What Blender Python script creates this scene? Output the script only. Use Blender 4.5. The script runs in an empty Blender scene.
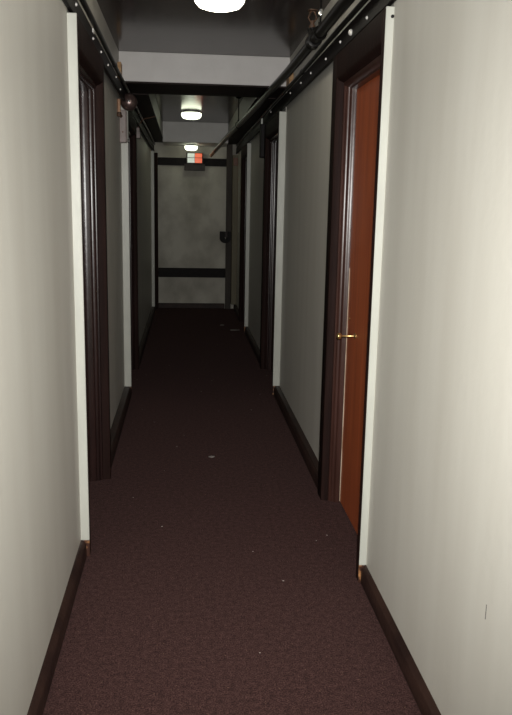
import bpy, bmesh, math, random
from mathutils import Vector, Matrix
random.seed(4)
SC = bpy.context.scene
COL = SC.collection
PI = math.pi

# ------------------------------------------------------------------ materials
def new_mat(name):
    m = bpy.data.materials.new(name); m.use_nodes = True
    nt = m.node_tree
    return m, nt, nt.nodes['Principled BSDF'], nt.nodes, nt.links

def noise_mat(name, c1, c2, scale=(8, 8, 8), rough=0.5, bump=0.0, bscale=60, detail=4, metallic=0.0,
              lo=0.35, hi=0.65, coat=0.0, spec=0.5):
    m, nt, b, N, L = new_mat(name)
    tc = N.new('ShaderNodeTexCoord'); mp = N.new('ShaderNodeMapping')
    mp.inputs['Scale'].default_value = scale
    L.new(tc.outputs['Object'], mp.inputs['Vector'])
    n = N.new('ShaderNodeTexNoise'); n.inputs['Scale'].default_value = 1.0; n.inputs['Detail'].default_value = detail
    L.new(mp.outputs['Vector'], n.inputs['Vector'])
    r = N.new('ShaderNodeValToRGB')
    r.color_ramp.elements[0].position = lo; r.color_ramp.elements[0].color = (*c1, 1)
    r.color_ramp.elements[1].position = hi; r.color_ramp.elements[1].color = (*c2, 1)
    L.new(n.outputs['Fac'], r.inputs['Fac']); L.new(r.outputs['Color'], b.inputs['Base Color'])
    b.inputs['Roughness'].default_value = rough; b.inputs['Metallic'].default_value = metallic
    b.inputs['Specular IOR Level'].default_value = spec
    if coat: b.inputs['Coat Weight'].default_value = coat; b.inputs['Coat Roughness'].default_value = 0.15
    if bump:
        n2 = N.new('ShaderNodeTexNoise'); n2.inputs['Scale'].default_value = bscale; n2.inputs['Detail'].default_value = 3
        L.new(tc.outputs['Object'], n2.inputs['Vector'])
        bp = N.new('ShaderNodeBump'); bp.inputs['Strength'].default_value = bump; bp.inputs['Distance'].default_value = 0.004
        L.new(n2.outputs['Fac'], bp.inputs['Height']); L.new(bp.outputs['Normal'], b.inputs['Normal'])
    return m

def carpet_mat():
    m, nt, b, N, L = new_mat('carpet_pile')
    tc = N.new('ShaderNodeTexCoord')
    n1 = N.new('ShaderNodeTexNoise'); n1.inputs['Scale'].default_value = 190; n1.inputs['Detail'].default_value = 5
    n2 = N.new('ShaderNodeTexNoise'); n2.inputs['Scale'].default_value = 48; n2.inputs['Detail'].default_value = 8
    n3 = N.new('ShaderNodeTexNoise'); n3.inputs['Scale'].default_value = 130; n3.inputs['Detail'].default_value = 1
    for n in (n1, n2, n3): L.new(tc.outputs['Object'], n.inputs['Vector'])
    r = N.new('ShaderNodeValToRGB'); e = r.color_ramp.elements
    e[0].position = 0.34; e[0].color = (0.018, 0.0085, 0.0085, 1)
    e[1].position = 0.68; e[1].color = (0.092, 0.045, 0.042, 1)
    L.new(n1.outputs['Fac'], r.inputs['Fac'])
    r2 = N.new('ShaderNodeValToRGB'); e = r2.color_ramp.elements
    e[0].position = 0.3; e[0].color = (0.66, 0.67, 0.65, 1); e[1].position = 0.7; e[1].color = (1.26, 1.27, 1.22, 1)
    L.new(n2.outputs['Fac'], r2.inputs['Fac'])
    mx = N.new('ShaderNodeMix'); mx.data_type = 'RGBA'; mx.blend_type = 'MULTIPLY'; mx.inputs[0].default_value = 1
    L.new(r.outputs['Color'], mx.inputs[6]); L.new(r2.outputs['Color'], mx.inputs[7])
    # rare orange and pale fibres
    r3 = N.new('ShaderNodeValToRGB'); e = r3.color_ramp.elements
    e[0].position = 0.735; e[0].color = (0, 0, 0, 1); e[1].position = 0.79; e[1].color = (1, 1, 1, 1)
    L.new(n3.outputs['Fac'], r3.inputs['Fac'])
    mx2 = N.new('ShaderNodeMix'); mx2.data_type = 'RGBA'
    L.new(r3.outputs['Color'], mx2.inputs[0]); L.new(mx.outputs[2], mx2.inputs[6])
    mx2.inputs[7].default_value = (0.22, 0.13, 0.085, 1)
    # sparse flecks of pale lint
    vo = N.new('ShaderNodeTexVoronoi'); vo.inputs['Scale'].default_value = 8.0; L.new(tc.outputs['Object'], vo.inputs['Vector'])
    lt = N.new('ShaderNodeMath'); lt.operation = 'LESS_THAN'; lt.inputs[1].default_value = 0.032; L.new(vo.outputs['Distance'], lt.inputs[0])
    mx3 = N.new('ShaderNodeMix'); mx3.data_type = 'RGBA'
    L.new(lt.outputs[0], mx3.inputs[0]); L.new(mx2.outputs[2], mx3.inputs[6]); mx3.inputs[7].default_value = (0.5, 0.45, 0.42, 1)
    L.new(mx3.outputs[2], b.inputs['Base Color'])
    b.inputs['Roughness'].default_value = 1.0; b.inputs['Specular IOR Level'].default_value = 0.05
    b.inputs['Sheen Weight'].default_value = 0.04; b.inputs['Sheen Roughness'].default_value = 0.6; b.inputs['Sheen Tint'].default_value = (0.9, 0.62, 0.6, 1)
    bp = N.new('ShaderNodeBump'); bp.inputs['Strength'].default_value = 0.3; bp.inputs['Distance'].default_value = 0.004
    L.new(n1.outputs['Fac'], bp.inputs['Height']); L.new(bp.outputs['Normal'], b.inputs['Normal'])
    return m

def glow_mat(name, col, strength, base=(0.8, 0.8, 0.8)):
    m, nt, b, N, L = new_mat(name)
    n = N.new('ShaderNodeTexNoise'); n.inputs['Scale'].default_value = 14
    r = N.new('ShaderNodeValToRGB')
    r.color_ramp.elements[0].color = (*[c * 0.93 for c in col], 1); r.color_ramp.elements[1].color = (*col, 1)
    tc = N.new('ShaderNodeTexCoord'); L.new(tc.outputs['Object'], n.inputs['Vector'])
    L.new(n.outputs['Fac'], r.inputs['Fac']); L.new(r.outputs['Color'], b.inputs['Emission Color'])
    b.inputs['Base Color'].default_value = (*base, 1)
    b.inputs['Emission Strength'].default_value = strength; b.inputs['Roughness'].default_value = 0.2
    return m

M = {}
M['wall'] = noise_mat('cream_wall_paint', (0.585, 0.565, 0.505), (0.64, 0.625, 0.565), (6, 6, 0.9), 0.5, 0.2, 30, lo=.3, hi=.7)
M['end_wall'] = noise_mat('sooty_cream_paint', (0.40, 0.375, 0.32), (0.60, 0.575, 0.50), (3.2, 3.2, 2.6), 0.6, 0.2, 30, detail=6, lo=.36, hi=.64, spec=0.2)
M['white_edge'] = noise_mat('white_edge_paint', (0.47, 0.475, 0.425), (0.52, 0.525, 0.47), (25, 25, 5), 0.4, 0.15, 50)
M['beam'] = noise_mat('white_beam_paint', (0.60, 0.58, 0.565), (0.65, 0.63, 0.615), (6, 6, 6), 0.5, 0.15, 40)
M['ceiling'] = noise_mat('dark_gloss_ceiling_paint', (0.036, 0.026, 0.0245), (0.050, 0.037, 0.035), (3, 3, 3), 0.18, 0.10, 12, spec=0.13)
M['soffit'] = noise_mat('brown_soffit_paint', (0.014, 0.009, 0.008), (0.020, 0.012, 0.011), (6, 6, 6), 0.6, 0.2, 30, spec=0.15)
M['brown'] = noise_mat('brown_gloss_paint', (0.015, 0.0075, 0.0068), (0.026, 0.012, 0.0105), (30, 30, 2.5), 0.27, 0.12, 25, spec=0.4)
M['brown_warm'] = noise_mat('red_brown_gloss_paint', (0.040, 0.0165, 0.0125), (0.060, 0.026, 0.020), (30, 30, 2.5), 0.28, 0.12, 25, spec=0.4)
M['olive'] = noise_mat('dull_olive_paint', (0.17, 0.15, 0.105), (0.22, 0.195, 0.14), (7, 7, 1), 0.6, spec=0.2)
M['dark_post'] = noise_mat('dark_grey_brown_paint', (0.05, 0.042, 0.036), (0.075, 0.062, 0.052), (9, 9, 2), 0.6, spec=0.2)
M['casing'] = noise_mat('dull_brown_casing_paint', (0.0155, 0.0078, 0.0066), (0.0245, 0.0122, 0.0102), (30, 30, 2.5), 0.6, 0.2, 45, spec=0.06)
M['board'] = noise_mat('black_brown_board_paint', (0.006, 0.0045, 0.0045), (0.011, 0.008, 0.0075), (20, 3, 20), 0.55, 0.3, 40, spec=0.15)
M['baseboard'] = noise_mat('baseboard_brown_paint', (0.020, 0.0095, 0.008), (0.040, 0.020, 0.015), (14, 5, 14), 0.5, 0.3, 50, spec=0.25)
M['plinth'] = noise_mat('worn_brown_wood', (0.05, 0.018, 0.01), (0.42, 0.20, 0.08), (34, 34, 26), 0.5, 0.3, 60, lo=.5, hi=.62)
M['red_door'] = noise_mat('red_brown_door_stain', (0.33, 0.070, 0.021), (0.44, 0.105, 0.032), (26, 26, 1.6), 0.42, 0.1, 60)
M['dark_door'] = noise_mat('dark_door_paint', (0.045, 0.018, 0.013), (0.065, 0.026, 0.019), (26, 26, 1.6), 0.35, 0.1, 60)
M['pale_edge'] = noise_mat('pale_leaf_edge', (0.34, 0.25, 0.17), (0.62, 0.54, 0.42), (60, 60, 9), 0.6)
M['pipe'] = noise_mat('black_pipe_enamel', (0.006, 0.0055, 0.005), (0.011, 0.010, 0.009), (20, 4, 20), 0.28, 0.06, 60, spec=0.08)
M['rust'] = noise_mat('rusty_iron', (0.035, 0.018, 0.010), (0.11, 0.048, 0.02), (60, 60, 60), 0.6, 0.3, 90)
M['tan_metal'] = noise_mat('tan_copper_paint', (0.33, 0.18, 0.10), (0.45, 0.26, 0.16), (40, 40, 9), 0.45)
M['orange_metal'] = noise_mat('orange_primer', (0.50, 0.24, 0.12), (0.66, 0.38, 0.22), (40, 20, 40), 0.45)
M['nail'] = noise_mat('bare_nail_steel', (0.72, 0.70, 0.66), (0.9, 0.88, 0.84), (90, 90, 90), 0.35, metallic=0.2)
M['brass'] = noise_mat('worn_brass', (0.62, 0.40, 0.14), (0.86, 0.62, 0.28), (90, 90, 90), 0.25, metallic=0.9)
M['bell'] = noise_mat('dark_red_bell_enamel', (0.16, 0.105, 0.095), (0.22, 0.145, 0.13), (20, 20, 20), 0.30, metallic=0.75, coat=1.0)
M['bell'].node_tree.nodes['Principled BSDF'].inputs['Coat Roughness'].default_value = 0.26
M['grey_box'] = noise_mat('mauve_grey_box_paint', (0.25, 0.205, 0.19), (0.31, 0.255, 0.24), (18, 18, 18), 0.5, 0.1, 60)
M['chrome'] = noise_mat('bright_plated_steel', (0.75, 0.76, 0.74), (0.9, 0.9, 0.88), (60, 60, 60), 0.18, metallic=0.9)
M['wedge'] = noise_mat('raw_pine', (0.36, 0.21, 0.10), (0.50, 0.32, 0.17), (12, 50, 50), 0.6)
M['wire'] = noise_mat('red_brown_cable_sheath', (0.16, 0.075, 0.045), (0.21, 0.10, 0.06), (50, 50, 50), 0.5)
M['black'] = noise_mat('black_matte_plastic', (0.007, 0.006, 0.006), (0.013, 0.011, 0.011), (30, 30, 30), 0.6, spec=0.2)
M['dark_housing'] = noise_mat('dark_grey_housing', (0.06, 0.05, 0.05), (0.08, 0.07, 0.068), (20, 20, 20), 0.7, spec=0.2)
M['lint'] = noise_mat('pale_lint', (0.16, 0.14, 0.125), (0.30, 0.27, 0.25), (200, 200, 200), 0.9)
M['scuff'] = noise_mat('graphite_scuff', (0.10, 0.09, 0.085), (0.17, 0.155, 0.145), (100, 100, 100), 0.8)
M['rust_red'] = noise_mat('rust_red_plate', (0.13, 0.045, 0.022), (0.19, 0.07, 0.035), (50, 50, 50), 0.5)
M['lamp'] = glow_mat('lit_opal_glass', (1.0, 0.93, 0.76), 8.0)
M['lamp_far'] = glow_mat('lit_opal_glass_far', (0.93, 1.0, 0.74), 3.4)
M['sign_white'] = glow_mat('lit_white_sign_glass', (0.80, 0.90, 0.80), 0.30, (0.7, 0.75, 0.7))
M['sign_red'] = glow_mat('lit_orange_red_sign_glass', (1.0, 0.12, 0.03), 0.50, (0.8, 0.15, 0.05))
M['pan'] = noise_mat('white_enamel_pan', (0.55, 0.57, 0.52), (0.65, 0.67, 0.61), (20, 20, 20), 0.3)
M['carpet'] = carpet_mat()

# ------------------------------------------------------------------ mesh helpers
def add_box(bm, x0, x1, y0, y1, z0, z1):
    g = bmesh.ops.create_cube(bm, size=1.0)
    for v in g['verts']:
        v.co = Vector(((x0 + x1) / 2 + v.co.x * (x1 - x0), (y0 + y1) / 2 + v.co.y * (y1 - y0), (z0 + z1) / 2 + v.co.z * (z1 - z0)))
    return g['verts']

def add_prism(bm, poly, z0, z1, axis='z'):
    """closed polygon extruded: axis z -> poly=(x,y); axis y -> poly=(x,z)"""
    P = (lambda p, t: Vector((p[0], p[1], t))) if axis == 'z' else (lambda p, t: Vector((p[0], t, p[1])))
    a = [bm.verts.new(P(p, z0)) for p in poly]; b = [bm.verts.new(P(p, z1)) for p in poly]
    n = len(poly)
    bm.faces.new(a); bm.faces.new(list(reversed(b)))
    for i in range(n):
        bm.faces.new((a[i], b[i], b[(i + 1) % n], a[(i + 1) % n]))

def add_tube(bm, pts, r, seg=14, cap=True):
    pts = [Vector(p) for p in pts]
    rings = []; prev = None
    for i, p in enumerate(pts):
        d = (pts[min(i + 1, len(pts) - 1)] - pts[max(i - 1, 0)]).normalized()
        if prev is None:
            up = Vector((0, 0, 1)) if abs(d.z) < 0.9 else Vector((1, 0, 0))
            u = d.cross(up).normalized()
        else:
            u = (prev - d * prev.dot(d)).normalized()
        prev = u; w = d.cross(u)
        rr = r[i] if isinstance(r, (list, tuple)) else r
        rings.append([bm.verts.new(p + rr * (math.cos(2 * PI * k / seg) * u + math.sin(2 * PI * k / seg) * w)) for k in range(seg)])
    for a, b in zip(rings, rings[1:]):
        for k in range(seg):
            bm.faces.new((a[k], a[(k + 1) % seg], b[(k + 1) % seg], b[k]))
    if cap:
        bm.faces.new(list(reversed(rings[0]))); bm.faces.new(rings[-1])

def add_lathe(bm, prof, origin, axis=(0, 0, 1), seg=40):
    """prof: list of (r, h) along axis"""
    q = Vector((0, 0, 1)).rotation_difference(Vector(axis).normalized()).to_matrix()
    O = Vector(origin); rings = []
    for r, h in prof:
        if r < 1e-6: rings.append([bm.verts.new(O + q @ Vector((0, 0, h)))])
        else: rings.append([bm.verts.new(O + q @ Vector((r * math.cos(2 * PI * k / seg), r * math.sin(2 * PI * k / seg), h))) for k in range(seg)])
    for a, b in zip(rings, rings[1:]):
        for k in range(seg):
            k2 = (k + 1) % seg
            if len(a) == 1 and len(b) == 1: continue
            if len(a) == 1: bm.faces.new((a[0], b[k2], b[k]))
            elif len(b) == 1: bm.faces.new((a[k], a[k2], b[0]))
            else: bm.faces.new((a[k], a[k2], b[k2], b[k]))

def obj(name, bm, mat, parent=None, bevel=0.0, smooth=False, loc=(0, 0, 0)):
    bmesh.ops.recalc_face_normals(bm, faces=bm.faces[:])
    me = bpy.data.meshes.new(name); bm.to_mesh(me); bm.free()
    o = bpy.data.objects.new(name, me); COL.objects.link(o)
    me.materials.append(mat)
    if smooth:
        for p in me.polygons: p.use_smooth = True
        try: me.set_sharp_from_angle(angle=math.radians(42))
        except Exception: pass
    if bevel:
        md = o.modifiers.new('bevel', 'BEVEL'); md.width = bevel; md.segments = 2; md.limit_method = 'ANGLE'; md.angle_limit = math.radians(40)
    if parent: o.parent = parent
    else: o.location = loc
    return o

def boxes(name, mat, lst, parent=None, bevel=0.0):
    bm = bmesh.new()
    for b in lst: add_box(bm, *b)
    return obj(name, bm, mat, parent, bevel)

def tag(o, label, cat, group=None):
    o['label'] = label; o['category'] = cat
    if group: o['group'] = group
    return o

def struct(o, label=None, cat=None):
    o['kind'] = 'structure'
    if label: o['label'] = label
    if cat: o['category'] = cat
    return o

def thing(name, label, cat, loc=(0, 0, 0), group=None):
    o = bpy.data.objects.new(name, None); COL.objects.link(o); o.empty_display_size = 0.1
    o.location = loc
    return tag(o, label, cat, group)

# ------------------------------------------------------------------ dimensions
CEIL = 2.645; LOW = 2.43; YB = -3.0; YE = 11.6
HEAD = 2.27                      # top of the door frames
FW = 0.05                        # width of a frame post
# doors: (frame near edge y, opening far y)
RD = [(2.936, 3.85), (6.18, 7.22), (9.35, 10.30)]
LD = [(3.239, 4.22), (6.17, 7.20)]
RW = [0.758, 0.784, 0.776, 0.770]
LW = [0.457, 0.488, 0.478]
RF, LF = 0.730, 0.430            # faces of the door frames
RP, LP = 0.826, 0.530            # faces of the door leaves

# ------------------------------------------------------------------ room shell
struct(boxes('floor', M['carpet'], [(-1.0, 1.3, YB, YE + 0.3, -0.1, 0.0)]), 'dark burgundy brown carpet running the length of the corridor', 'floor')
struct(boxes('ceiling', M['ceiling'], [(-1.0, 1.3, YB, YE + 0.3, CEIL, CEIL + 0.1)]), 'dark glossy grey brown ceiling of the corridor', 'ceiling')

FARW = {'wall_right': 0.11, 'wall_left': 0.05}
def side_wall(name, s, doors, W, label):
    bm = bmesh.new(); y = YB
    for i, (yn, yf) in enumerate(doors):
        a, b = sorted((s * W[i], s * (W[i] + 0.2))); add_box(bm, a, b, y, yn, 0, CEIL)
        w = (0.5 * (W[i] + W[i + 1])); FW = FARW[name]
        a, b = sorted((s * w, s * (w + 0.2))); add_box(bm, a, b, yn, yf + FW, HEAD, CEIL)
        y = yf + FARW[name]
    a, b = sorted((s * W[len(doors)], s * (W[len(doors)] + 0.2))); add_box(bm, a, b, y, YE + 0.1, 0, CEIL)
    return struct(obj(name, bm, M['wall']), label, 'wall')
side_wall('wall_right', 1, RD, RW, 'cream painted corridor wall on the right with three dark framed doors')
side_wall('wall_left', -1, LD, LW, 'cream painted corridor wall on the left with dark framed doors')
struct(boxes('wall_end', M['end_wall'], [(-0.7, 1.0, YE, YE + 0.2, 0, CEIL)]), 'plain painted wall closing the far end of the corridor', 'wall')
struct(boxes('wall_back', M['wall'], [(-0.7, 1.0, YB - 0.2, YB, 0, CEIL)]), 'plain painted wall behind the viewer', 'wall')

# baseboards
def baseboard(name, s, doors, W, fx, label):
    bm = bmesh.new()
    def seg(y0, y1, w):
        f = min(fx, w - 0.018)
        prof = [(w, 0), (f, 0), (f, 0.060), (f + 0.004, 0.068), (f + 0.010, 0.071), (f + 0.013, 0.077), (w, 0.081)]
        add_prism(bm, [(s * p[0], p[1]) for p in prof], y0, y1, 'y')
    y = YB
    for i, (yn, yf) in enumerate(doors):
        seg(y, yn - 0.007, W[i]); y = yf + (0.11 if s > 0 else 0.05)
    seg(y, YE, W[len(doors)])
    return struct(obj(name, bm, M['baseboard'], smooth=True), label, 'baseboard')
baseboard('baseboard_right', 1, RD, RW, 0.738, 'worn dark brown baseboard along the right wall')
baseboard('baseboard_left', -1, LD, LW, 0.434, 'worn dark brown baseboard along the left wall')
struct(boxes('baseboard_end', M['baseboard'], [(-0.43, 0.60, YE - 0.025, YE, 0, 0.08)], bevel=0.006), 'dark baseboard at the foot of the end wall', 'baseboard')

# ------------------------------------------------------------------ doors
def door(num, s, yn, yf, F, P, leaf_mat, label, frame_mat, wall_n, wall_f):
    root = bpy.data.objects.new('door_%d' % num, None); COL.objects.link(root)
    struct(root, label, 'door')
    B = P + 0.10
    def prism(name, poly, z0, z1, mat, smooth=True, bevel=0.0):
        bm = bmesh.new(); add_prism(bm, [(s * a, b) for a, b in poly], z0, z1)
        return obj(name, bm, mat, root, bevel, smooth)
    e = 0.034
    # distances of the moulded profile from the front of the frame to the leaf
    d = P - F; k = d / 0.091
    CM = M['casing']; fw = 0.11 if s > 0 else 0.05
    cas = [(0.0, FW - 0.003), (0.0, 0.002), (0.002, 0.0), (0.034, -0.004), (0.034, FW), (0.002, FW)]
    prof = [(0.0345, -0.002), (0.036, -0.009), (0.041, -0.012), (0.045, -0.011), (0.048, -0.018), (0.052, -0.021), (0.060, -0.0215), (0.063, -0.027),
            (0.067, -0.031), (0.074, -0.031), (0.078, -0.034), (0.0905, -0.034)]
    yi = yn + FW
    prism('casing', [(F + u * k, yf + (y if y < 0.01 else y + fw - FW)) for u, y in cas], 0, HEAD, CM)
    prism('casing', [(F + u * k, yi - y) for u, y in cas], 0, HEAD, CM)
    xj = F + 0.0345 * k
    prism('jamb', [(F + u * k, yf + y) for u, y in prof] + [(P - 0.0005, yf - 0.002), (B, yf - 0.002), (B, yf + fw), (xj, yf + fw)], 0, HEAD, frame_mat)
    prism('jamb', [(F + u * k, yi - y) for u, y in prof] + [(P - 0.0005, yi + 0.002), (B, yi + 0.002), (B, yn), (xj, yn)], 0, HEAD, frame_mat)
    # head: casing board with a lip, then the moulded stop
    hz = 2.13
    hp = [(F, HEAD), (F, hz + 0.034), (F + 0.004, hz + 0.026), (F + 0.012, hz + 0.020), (F + 0.030, hz + 0.012), (F + 0.034, hz + 0.010), (F + 0.034, HEAD)]
    bm = bmesh.new(); add_prism(bm, [(s * a, b) for a, b in hp], yi + 0.0045, yf - 0.0045, 'y')
    obj('head_casing', bm, CM, root, 0, True)
    hp = [(F + 0.0345, HEAD), (F + 0.0345, hz + 0.006), (F + 0.040, hz - 0.004), (F + 0.062, hz - 0.012), (F + 0.066, hz - 0.020), (P - 0.0005, hz - 0.022),
          (P - 0.0005, hz), (B, hz), (B, HEAD)]
    bm = bmesh.new(); add_prism(bm, [(s * a, b) for a, b in hp], yi + 0.002, yf - 0.002, 'y')
    obj('head_jamb', bm, frame_mat, root, 0, True)
    # leaf
    a, b = sorted((s * P, s * (P + 0.045)))
    boxes('door_panel', leaf_mat, [(a, b, yi + 0.004, yf - 0.004, 0.008, hz - 0.003)], root, 0.002)
    # white painted outer edge of the near post, brown foot under it
    a, b = sorted((s * (F - 0.002), s * (wall_n + 0.004)))
    bm = bmesh.new(); add_box(bm, a, b, yn - 0.008, yn - 0.0002, 0.079, HEAD)
    st = obj('edge_strip', bm, M['white_edge'], root, 0.003); st['label'] = 'white painted outer edge of the frame'
    bm = bmesh.new(); add_box(bm, a, b, yn - 0.006, yn - 0.0002, 0.0, 0.079)
    st = obj('edge_foot', bm, M['plinth'], root, 0.002); st['label'] = 'chipped brown foot below the white edge'
    # threshold
    a, b = sorted((s * (P - 0.003), s * (P + 0.06)))
    return root

d1 = door(1, 1, *RD[0], RF, RP, M['red_door'], 'red brown door in dark moulded frame, nearest on the right wall', M['brown_warm'], RW[0], RW[1])
d2 = door(2, 1, *RD[1], RF + .001, RP, M['dark_door'], 'second door frame on the right wall, with bright white near edge', M['brown'], RW[1], RW[2])
d3 = door(3, 1, *RD[2], RF + .004, RP, M['dark_door'], 'farthest door frame on the right wall, with dim grey edge', M['brown'], RW[2], RW[3])
d4 = door(4, -1, *LD[0], LF - .008, LP, M['dark_door'], 'dark glossy door frame nearest on the left wall', M['brown'], LW[0], LW[1])
d5 = door(5, -1, *LD[1], LF + .006, LP, M['dark_door'], 'second door frame on the left wall, under the grey box', M['brown'], LW[1], LW[2])

bm = bmesh.new(); add_lathe(bm, [(0, 0), (0.006, 0), (0.006, 0.004), (0, 0.006)], (0.752, RD[0][0] - 0.008, 2.235), (0, -1, 0), 12)
o = obj('nail', bm, M['black'], d1, 0, True); o['label'] = 'black nail near the top of the white edge'
# thin pale strip along the edge of the red leaf beside the frame, brass knob and key plate
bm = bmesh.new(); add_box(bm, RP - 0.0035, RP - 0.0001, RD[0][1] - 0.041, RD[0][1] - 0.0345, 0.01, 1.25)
o = obj('leaf_edge', bm, M['pale_edge'], d1); o['label'] = 'thin pale strip along the edge of the red brown door'
bm = bmesh.new()
KY, KZ = 3.62, 0.936
add_lathe(bm, [(0, 0), (0.016, 0), (0.016, 0.003), (0.007, 0.006), (0.0042, 0.010), (0.0042, 0.066), (0.007, 0.069), (0.0135, 0.072), (0.0165, 0.079),
               (0.015, 0.087), (0.008, 0.092), (0, 0.093)], (RP, KY, KZ), (-1, 0, 0), 28)
o = obj('door_knob', bm, M['brass'], d1, 0, True); o['label'] = 'small brass knob on a thin shank'
bm = bmesh.new()
add_lathe(bm, [(0, 0), (0.010, 0), (0.010, 0.002), (0, 0.004)], (RP, 3.775, 1.0), (-1, 0, 0), 20)
obj('keyhole_plate', bm, M['brass'], d1, 0, True)

# narrow dark opening in the far left corner (frame edge, post, recess)
t = bpy.data.objects.new('door_6', None); COL.objects.link(t)
struct(t, 'narrow dark framed doorway in the far left corner by the end wall', 'door')
boxes('frame_post', M['casing'], [(-0.4775, -0.435, 11.158, 11.215, 0, HEAD)], t, 0.004)
boxes('door_panel', M['dark_door'], [(-0.4775, -0.462, 11.215, YE - 0.06, 0.005, 2.2)], t, 0.002)
boxes('frame_post', M['casing'], [(-0.4775, -0.395, YE - 0.06, YE - 0.0005, 0.0, HEAD)], t, 0.004)
o = boxes('edge_strip', M['white_edge'], [(-0.4775, -0.433, 11.15, 11.1575, 0.079, HEAD)], t, 0.003); o['label'] = 'white painted outer edge of the frame'

# ------------------------------------------------------------------ beams, ducts, boards (setting)
n_trim = [0]
def trim(lst, mat, label, bevel=0.0):
    n_trim[0] += 1
    return struct(boxes('trim_%d' % n_trim[0], mat, lst, None, bevel), label, 'trim')

bx0, bx1 = -0.4875, 0.7835
b1 = trim([(bx0, bx1, 6.04, 6.60, LOW + 0.006, CEIL)], M['beam'], 'pale ceiling beam crossing the corridor with a brown underside', 0.003)
boxes('underside_board', M['soffit'], [(bx0, bx1, 6.043, 6.597, LOW - 0.006, LOW + 0.0058)], b1)
boxes('edge_lath', M['rust_red'], [(bx0, bx1, 6.598, 6.612, LOW - 0.004, LOW + 0.006)], b1)
b2 = trim([(-0.305, 0.59, 10.9, YE - 0.0005, 2.378, CEIL)], M['beam'], 'far lowered ceiling with a pale front face before the end wall', 0.003)
l = trim([(-0.4785, -0.31, 6.612, YE - 0.0005, LOW, CEIL)], M['wall'], 'boxed duct under the ceiling along the left wall beyond the beam', 0.002)
boxes('underside_board', M['soffit'], [(-0.4785, -0.30, 6.613, YE - 0.001, LOW - 0.012, LOW - 0.0002)], l)
r = trim([(0.60, 0.7755, 6.612, YE - 0.0005, LOW, CEIL)], M['wall'], 'boxed duct under the ceiling along the right wall beyond the beam', 0.002)
boxes('underside_board', M['soffit'], [(0.59, 0.7755, 6.613, YE - 0.001, LOW - 0.012, LOW - 0.0002)], r)

def nails(parent, s, X, pts, clip=None):
    for y, z in pts:
        bm = bmesh.new()
        add_lathe(bm, [(0, 0), (0.0075, 0), (0.0075, 0.0015), (0.0055, 0.005), (0.0025, 0.007), (0, 0.0075)], (s * X, y, z), (-s, -0.25, 0), 14)
        obj('nail', bm, M['nail'], parent, 0, True)
BZ0, BZ1 = HEAD + 0.012, 2.374
def board(s, face, wall, label):
    a, c = sorted((s * face, s * wall))
    st = boxes('trim_%d' % (n_trim[0] + 1), M['board'], [(a, c, YB, YE, BZ0, BZ1)], None, 0.004)
    n_trim[0] += 1
    # shallow bead along the middle of the board
    a, c = sorted((s * (face - 0.006), s * face))
    boxes('bead', M['board'], [(a, c, YB, YE - 0.03, BZ0 + 0.002, BZ0 + 0.022)], st, 0.003)
    return struct(st, label, 'trim')
br = board(1, 0.746, 0.7575, 'black brown board high along the right wall with bright nail heads')
nails(br, 1, 0.746, [(3.314, 2.316), (3.65, 2.326), (3.869, 2.33), (4.256, 2.32), (4.754, 2.328), (5.157, 2.331), (5.664, 2.337), (6.931, 2.35)])
bl = board(-1, 0.446, 0.4565, 'black brown board high along the left wall with bright nail heads')
nails(bl, -1, 0.446, [(3.413, 2.342), (4.005, 2.328), (4.367, 2.333), (4.746, 2.331), (5.276, 2.346), (5.60, 2.315)])
bm = bmesh.new(); add_lathe(bm, [(0, 0), (0.013, 0), (0.014, 0.006), (0.010, 0.012), (0, 0.014)], (-0.0 + 0.746, 3.62, 2.322), (-1, -0.25, 0), 16)
o = obj('cable_clip', bm, M['nail'], br, 0, True); o['label'] = 'round pale cable clip, largest bright spot on the board'
o = boxes('cable_clip', M['nail'], [(-0.446, -0.440, 3.985, 4.03, 2.353, 2.373)], bl, 0.002); o['label'] = 'square white cable clip'
trim([(-0.394, 0.605, YE - 0.02, YE - 0.0005, 2.10, 2.21)], M['board'], 'black board high across the end wall behind the lit sign', 0.004)
trim([(-0.394, 0.604, YE - 0.022, YE - 0.0005, 0.47, 0.61)], M['board'], 'wide dark rail low across the end wall', 0.005)
p = trim([(0.605, 0.69, YE - 0.06, YE - 0.0005, 0.0, LOW - 0.013)], M['dark_post'], 'dark post at the right end of the end wall', 0.006)
trim([(0.6905, 0.7695, YE - 0.16, YE - 0.0005, 0.082, 2.26)], M['olive'], 'boxed olive pier in the far right corner', 0.004)

# ------------------------------------------------------------------ ceiling lights
def ceiling_light(x, y, zb, rad, zc, glass, label, squash=1.0):
    t = thing('ceiling_light', label, 'ceiling light', (x, y, zc - 0.0005), 'round opal ceiling lights')
    h = zc - 0.0005 - zb
    gh = min(0.095, h - 0.02)
    bm = bmesh.new()
    add_lathe(bm, [(0, 0), (rad * 0.62, 0), (rad * 0.62, -(h - gh) * 0.4), (rad * 0.9, -(h - gh) * 0.85), (rad * 0.92, -(h - gh)), (0, -(h - gh))], (0, 0, 0))
    obj('ceiling_pan', bm, M['pan'], t, 0, True)
    bm = bmesh.new(); z0 = -(h - gh) - 0.0003
    add_lathe(bm, [(0, z0), (rad * 0.95, z0), (rad, z0 - gh * 0.12), (rad * 0.99, z0 - gh * 0.4), (rad * 0.93, z0 - gh * 0.66), (rad * 0.80, z0 - gh * 0.86),
                   (rad * 0.55, z0 - gh * 0.97), (0, z0 - gh)], (0, 0, 0))
    obj('glass_shade', bm, glass, t, 0, True)
    return t
ceiling_light(0.168, 4.06, 2.498, 0.130, CEIL, M['lamp'], 'nearest round white ceiling light, cut by the top of the picture')
ceiling_light(0.075, 9.65, 2.552, 0.122, CEIL, M['lamp_far'], 'round ceiling light glowing between the pale beam and the far lowered ceiling')
ceiling_light(0.086, 11.28, 2.294, 0.092, 2.378, M['lamp_far'], 'smallest round ceiling light, just above the lit orange sign')

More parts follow.
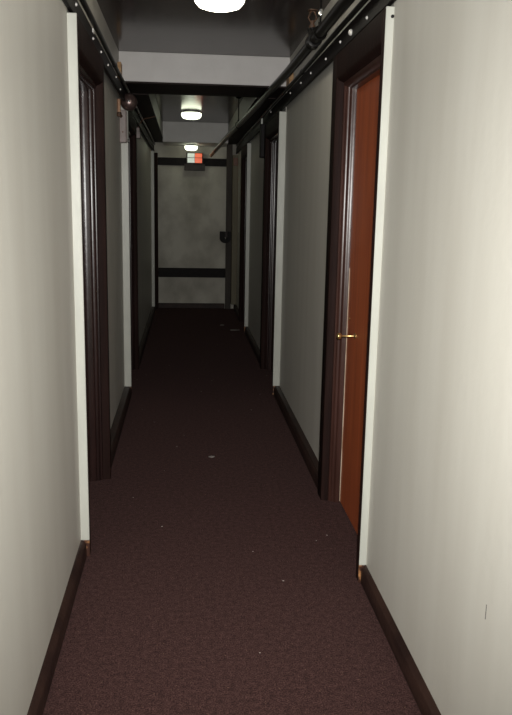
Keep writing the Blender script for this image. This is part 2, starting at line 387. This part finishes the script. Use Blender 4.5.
# ------------------------------------------------------------------ lit sign at the end wall
t = thing('exit_sign', 'lit white and orange-red sign box high on the far end wall', 'sign', (0.14, YE - 0.0205, 2.13))
boxes('housing', M['dark_housing'], [(-0.122, 0.122, -0.075, 0.0, -0.003, 0.152)], t, 0.004)
boxes('white_pane', M['sign_white'], [(-0.105, -0.002, -0.080, -0.0755, 0.008, 0.142)], t, 0.003)
boxes('orange_pane', M['sign_red'], [(0.002, 0.105, -0.080, -0.0755, 0.008, 0.142)], t, 0.003)
boxes('cross_bar', M['black'], [(-0.115, 0.115, -0.083, -0.0802, 0.076, 0.083)], t)
boxes('sign_shadow', M['dark_housing'], [(-0.15, 0.15, -0.06, -0.0005, -0.10, -0.0035)], t, 0.006)  # dark block added as the shadow below the sign, not a part of it

# ------------------------------------------------------------------ sprinkler pipe on the right
def crom(pts, n=8):
    pts = [Vector(p) for p in pts]; out = []
    for i in range(len(pts) - 1):
        p0 = pts[max(i - 1, 0)]; p1 = pts[i]; p2 = pts[i + 1]; p3 = pts[min(i + 2, len(pts) - 1)]
        for k in range(n):
            t = k / n
            out.append(0.5 * ((2 * p1) + (-p0 + p2) * t + (2 * p0 - 5 * p1 + 4 * p2 - p3) * t * t + (-p0 + 3 * p1 - 3 * p2 + p3) * t ** 3))
    out.append(pts[-1]); return out
PP = [(0.70, YB + 0.001, 2.392), (0.685, 1.0, 2.392), (0.665, 3.4, 2.391), (0.661, 4.3, 2.391), (0.655, 5.1, 2.391), (0.630, 6.0, 2.388),
      (0.592, 7.6, 2.386), (0.494, 9.4, 2.337), (0.40, 10.7, 2.262)]
pt = thing('sprinkler_pipe', 'thick black sprinkler pipe hung below the ceiling along the right wall', 'pipe', (0, 0, 0))
bm = bmesh.new(); add_tube(bm, crom(PP), 0.0265, 18); obj('pipe_run', bm, M['pipe'], pt, 0, True)
def along(y):
    for a, b in zip(PP, PP[1:]):
        if a[1] <= y <= b[1]:
            t = (y - a[1]) / (b[1] - a[1]); return Vector(a).lerp(Vector(b), t)
bm = bmesh.new(); add_tube(bm, [(0.40, 10.7, 2.262), (0.386, 10.95, 2.247), (0.372, 11.25, 2.235)], 0.024, 14)
o = obj('pipe_end', bm, M['orange_metal'], pt, 0, True); o['label'] = 'pale orange end of the pipe'
for y in (4.17,):
    c = along(y); dr = (along(y + .1) - along(y - .1)).normalized()
    bm = bmesh.new(); add_tube(bm, [c - dr * .045, c - dr * .043, c - dr * 0.03, c + dr * .03, c + dr * .043, c + dr * .045], [.029, .038, .036, .036, .038, .029], 18)
    add_lathe(bm, [(0.0, 0.02), (0.024, 0.02), (0.024, 0.052), (0.028, 0.053), (0.028, 0.062), (0.0, 0.062)], c, (-0.15, 0, 1), 16)
    obj('tee_fitting', bm, M['pipe'], pt, 0, True)
    # upright sprinkler head on the tee: stem, frame and deflector
    bm = bmesh.new(); top = c + Vector((-0.009, 0, 0.062))
    add_lathe(bm, [(0, 0), (0.017, 0), (0.017, 0.012), (0.010, 0.013), (0.010, 0.035), (0, 0.035)], top, (0, 0, 1), 12)
    add_tube(bm, [top + Vector((0.010, 0, 0.03)), top + Vector((0.022, 0, 0.05)), top + Vector((0.010, 0, 0.078)), top + Vector((0, 0, 0.083))], 0.0035, 8)
    add_tube(bm, [top + Vector((-0.010, 0, 0.03)), top + Vector((-0.022, 0, 0.05)), top + Vector((-0.010, 0, 0.078)), top + Vector((0, 0, 0.083))], 0.0035, 8)
    add_lathe(bm, [(0, 0.081), (0.026, 0.083), (0.027, 0.086), (0, 0.089)], top, (0, 0, 1), 18)
    o = obj('sprinkler_head', bm, M['rust'], pt, 0, True); o['label'] = 'rusty brown sprinkler head standing on the pipe'
for y in (3.98, 1.2, 8.3):
    c = along(y)
    bm = bmesh.new()
    add_tube(bm, [(c.x, y, c.z + 0.045), (c.x, y, CEIL - 0.0005)], 0.0055, 10)
    add_lathe(bm, [(0, 0), (0.03, 0), (0.03, -0.006), (0.012, -0.016), (0, -0.016)], (c.x, y, CEIL - 0.0005), (0, 0, 1), 16)
    obj('hanger_rod', bm, M['pipe'], pt, 0, True)
    bm = bmesh.new()
    add_tube(bm, [(c.x + 0.031 * math.cos(a), y, c.z + 0.031 * math.sin(a)) for a in [i * 2 * PI / 24 for i in range(25)]], 0.005, 8, False)
    add_lathe(bm, [(0, 0.028), (0.011, 0.030), (0.011, 0.050), (0, 0.052)], (c.x, y, c.z), (0, 0, 1), 10)
    obj('hanger_ring', bm, M['pipe'], pt, 0, True)
bm = bmesh.new(); add_lathe(bm, [(0, 0), (0.010, 0.001), (0.012, 0.010), (0.009, 0.030), (0, 0.032)], along(3.98) + Vector((0, -0.004, 0.078)), (0, 0, 1), 12)
o = obj('hanger_nut', bm, M['chrome'], pt, 0, True); o['label'] = 'bright steel nut on the hanger rod'

# thin conduits lying on the boards
def conduit(x0, z, label, ys, name='conduit'):
    t = thing(name, label, 'conduit', (0, 0, 0))
    bm = bmesh.new()
    add_tube(bm, [(x0, y, z + 0.003 * math.sin(y * 2.1)) for y in [ys[0] + (ys[1] - ys[0]) * i / 60 for i in range(61)]], 0.0125, 12)
    obj('conduit_run', bm, M['pipe'], t, 0, True)
    for y in [1.6, 2.7, 5.1, 7.7]:
        bm = bmesh.new(); add_tube(bm, [(x0, y - 0.022, z + 0.003 * math.sin(y * 2.1)), (x0, y + 0.022, z + 0.003 * math.sin(y * 2.1))], 0.0155, 12)
        obj('coupling', bm, M['pipe'], t, 0, True)
    return t
conduit(0.742, 2.392, 'thin black conduit lying on the dark board of the right wall', (YB + .001, YE - 0.17))
conduit(-0.437, 2.392, 'thin black conduit lying on the dark board of the left wall', (YB + .001, YE - 0.07))

# wedges of raw wood under the beam ends
def wedge(x0, x1, y0, y1, z0, z1, label):
    bm = bmesh.new(); vs = add_box(bm, x0, x1, y0, y1, z0, z1)
    for v in vs:
        if v.co.z > (z0 + z1) / 2 and v.co.y < (y0 + y1) / 2: v.co.y += 0.02
    return tag(obj('wood_wedge', bm, M['wedge'], None, 0.003), label, 'wood wedge', 'wood wedges by the beam')
wedge(0.7665, 0.7835, 5.72, 6.02, 2.44, 2.50, 'raw orange wood wedge against right wall just before the beam') if False else None
wedge(0.752, 0.7838, 5.80, 5.98, 2.415, 2.50, 'raw orange wood block on right wall just before the pale beam')
wedge(-0.4878, -0.462, 5.90, 6.03, 2.43, 2.55, 'raw orange wood block on left wall just before the pale beam')

# ------------------------------------------------------------------ fire bell, riser and boxes on the left
t = thing('alarm_bell', 'round dark fire bell high on the left beside the grey box', 'bell', (-0.418, 6.06, 2.288))
bm = bmesh.new()
add_lathe(bm, [(0, 0), (0.060, 0), (0.063, 0.004), (0.0635, 0.010), (0.060, 0.026), (0.050, 0.043), (0.034, 0.055), (0.014, 0.061), (0, 0.062)], (0, 0, 0), (0.05, -1, 0.02), 36)
obj('gong', bm, M['bell'], t, 0, True)
bm = bmesh.new(); add_lathe(bm, [(0, 0), (0.010, 0), (0.010, 0.006), (0.006, 0.010), (0, 0.011)], (0.003, -0.0605, 0.001), (0.05, -1, 0.02), 14)
obj('gong_bolt', bm, M['chrome'], t, 0, True)
boxes('back_box', M['rust'], [(-0.030, 0.036, 0.001, 0.085, -0.045, 0.045)], t, 0.006)

t = thing('riser_pipe', 'thin tan copper riser dropping from the left board to the grey box', 'pipe', (-0.474, 5.83, 2.19))
bm = bmesh.new(); add_tube(bm, [(0, 0, -0.005), (0, 0, 0.09)], 0.0115, 12)
obj('riser', bm, M['tan_metal'], t, 0, True)
bm = bmesh.new(); add_lathe(bm, [(0, -0.03), (0.016, -0.03), (0.019, -0.022), (0.019, -0.004), (0.014, 0.0), (0, 0.0)], (0, 0, 0.0), (0, 0, 1), 16)
add_tube(bm, [(0, 0.002, -0.016), (0.006, 0.10, -0.016)], 0.012, 12)
obj('elbow', bm, M['rust'], t, 0, True)

t = thing('junction_box', 'tall narrow mauve-grey box on the left wall below the fire bell', 'electrical box', (-0.4865, 6.06, 1.995))
boxes('case', M['grey_box'], [(-0.001, 0.046, -0.035, 0.045, 0.0, 0.235)], t, 0.004)
boxes('cover', M['grey_box'], [(0.0465, 0.052, -0.030, 0.040, 0.008, 0.227)], t, 0.002)
bm = bmesh.new(); add_lathe(bm, [(0, 0), (0.006, 0), (0.005, 0.004), (0, 0.005)], (0.022, -0.035, 0.075), (0, -1, 0), 12)
o = obj('indicator_lamp', bm, M['rust_red'], t, 0, True); o['label'] = 'dull red button on the box'
bm = bmesh.new(); add_lathe(bm, [(0, 0), (0.011, 0), (0.011, 0.012), (0.007, 0.018), (0, 0.019)], (0.052, -0.01, 0.012), (0.6, -0.8, 0), 14)
o = obj('lock_barrel', bm, M['chrome'], t, 0, True); o['label'] = 'bright plated lock at the foot of the box'

t = thing('switch_box', 'small pale box on the left wall beyond the second door, fed by a thin cable', 'electrical box', (-0.4775, 7.85, 2.17))
boxes('case', M['grey_box'], [(0, 0.042, -0.04, 0.04, 0.0, 0.06)], t, 0.004)
boxes('cap', M['grey_box'], [(0.004, 0.036, -0.03, 0.03, 0.0603, 0.10)], t, 0.004)
bm = bmesh.new()
add_tube(bm, crom([(-0.455, 7.85, 2.272), (-0.44, 7.88, 2.315), (-0.40, 7.95, 2.365), (-0.35, 8.02, 2.385), (-0.297, 8.1, 2.412)], 6), 0.004, 8)
tag(obj('cable', bm, M['wire'], None, 0, True), 'thin red-brown cable arching from the small pale box to the duct', 'cable')

# ------------------------------------------------------------------ small things far right
t = thing('emergency_light', 'narrow black box hung high on the right past the second door', 'emergency light', (0.70, 7.36, 1.99))
boxes('case', M['black'], [(-0.004, 0.075, -0.03, 0.07, 0.0, 0.30)], t, 0.006)
bm = bmesh.new(); vs = add_box(bm, 0.0, 0.045, -0.028, 0.05, 0.301, 0.35)
for v in vs:
    if v.co.z > 0.3: v.co.x = v.co.x * 0.35; v.co.y = v.co.y * 0.5
o = obj('lamp_hood', bm, M['pan'], t, 0.003); o['label'] = 'pale tapered hood on the black box'
t = thing('wall_bracket', 'black U-shaped bracket on the dark post of the end wall', 'bracket', (0.595, YE - 0.0605, 1.077))
bm = bmesh.new()
prof = [(-0.082, 0.085), (-0.045, 0.085)]
out = [(-0.082, 0.085)] + [(-0.082 + 0.082 * (1 - math.cos(a)) , -0.02 - 0.065 * math.sin(a)) for a in [i * (PI / 2) / 8 for i in range(9)]] \
    + [(0.082 * math.sin(a), -0.02 - 0.065 * math.cos(a)) for a in [i * (PI / 2) / 8 for i in range(1, 9)]] + [(0.082, 0.085), (0.035, 0.085), (0.035, 0.0), (0.0, -0.03), (-0.005, 0.0), (-0.005, 0.085)]
add_prism(bm, out, -0.055, 0.0, 'y')
obj('u_plate', bm, M['black'], t, 0.003)
boxes('slot_plate', M['dark_housing'], [(-0.004, 0.034, -0.03, 0.0, 0.002, 0.082)], t, 0.002)
t = tag(boxes('wall_plate', M['rust_red'], [(-0.033, 0.033, -0.012, 0.0, 0.0, 0.11)], None, 0.003), 'small rust-red plate near the top of the far right corner pier', 'plate')
t.location = (0.73, YE - 0.1605, 2.11)

# ------------------------------------------------------------------ litter on the carpet and mark on the wall
def scrap(x, y, r, label, seed):
    rnd = random.Random(seed); bm = bmesh.new(); n = 11
    ring = [(r * (0.6 + 0.6 * rnd.random()) * math.cos(2 * PI * k / n) * 1.5, r * (0.6 + 0.6 * rnd.random()) * math.sin(2 * PI * k / n)) for k in range(n)]
    bot = [bm.verts.new((a, b, 0.0)) for a, b in ring]
    mid = [bm.verts.new((a * 0.9, b * 0.9, 0.004 + 0.003 * rnd.random())) for a, b in ring]
    c = bm.verts.new((0, 0, 0.009)); cb = bm.verts.new((0, 0, 0.0))
    for k in range(n):
        k2 = (k + 1) % n
        bm.faces.new((bot[k], bot[k2], mid[k2], mid[k])); bm.faces.new((mid[k], mid[k2], c)); bm.faces.new((bot[k2], bot[k], cb))
    o = obj('lint_scrap', bm, M['lint'], None, 0, True, (x, y, 0.0003))
    return tag(o, label, 'lint', 'pale scraps on the carpet')
scrap(0.170, 4.592, 0.014, 'pale scrap of lint in the middle of the carpet between the nearest doors', 1)
scrap(0.62, 9.55, 0.040, 'largest pale scrap on the far carpet beside the third right door', 2)
scrap(0.49, 9.95, 0.018, 'small pale scrap on the far carpet near the end wall', 3)
bm = bmesh.new()
add_prism(bm, [(0.7566, 1.713), (0.7577, 1.7105), (0.7577, 1.713)], 0.535, 0.575)
struct(obj('trim_%d' % (n_trim[0] + 1), bm, M['scuff']), 'short dark vertical scuff low on the near right wall', 'scuff')

# ------------------------------------------------------------------ lights
fl = bpy.data.lights.new('camera_flash', 'SPOT'); fl.energy = 455; fl.spot_size = math.radians(94); fl.spot_blend = 1.0
fl.shadow_soft_size = 0.03; fl.color = (1.0, 0.985, 0.95)
fo = bpy.data.objects.new('camera_flash', fl); COL.objects.link(fo)
fo.location = (0.035, 0.03, 1.64)
fo.rotation_euler = (Vector((0.04, 0.9765, -0.17))).to_track_quat('-Z', 'Y').to_euler()
w = bpy.data.worlds.new('world'); SC.world = w; w.use_nodes = True
w.node_tree.nodes['Background'].inputs[0].default_value = (0, 0, 0, 1)

# ------------------------------------------------------------------ camera
cd = bpy.data.cameras.new('camera'); cam = bpy.data.objects.new('camera', cd); COL.objects.link(cam)
X = Vector((0.99572, -0.090399, 0.019272)); Yd = Vector((0.001238, -0.195439, -0.980715)); F = Vector((0.092422, 0.976541, -0.194491))
m = Matrix((X, -Yd, -F)).transposed().to_4x4(); m.translation = Vector((0, 0, 1.55))
cam.matrix_world = m
cd.sensor_width = 36; cd.sensor_fit = 'AUTO'; cd.lens = 766.98 * 36 / 715
cd.clip_start = 0.02
SC.camera = cam

SC.view_settings.view_transform = 'Standard'; SC.view_settings.look = 'None'
SC.view_settings.exposure = 0.0; SC.view_settings.gamma = 1.0; SC.view_settings.use_curve_mapping = False
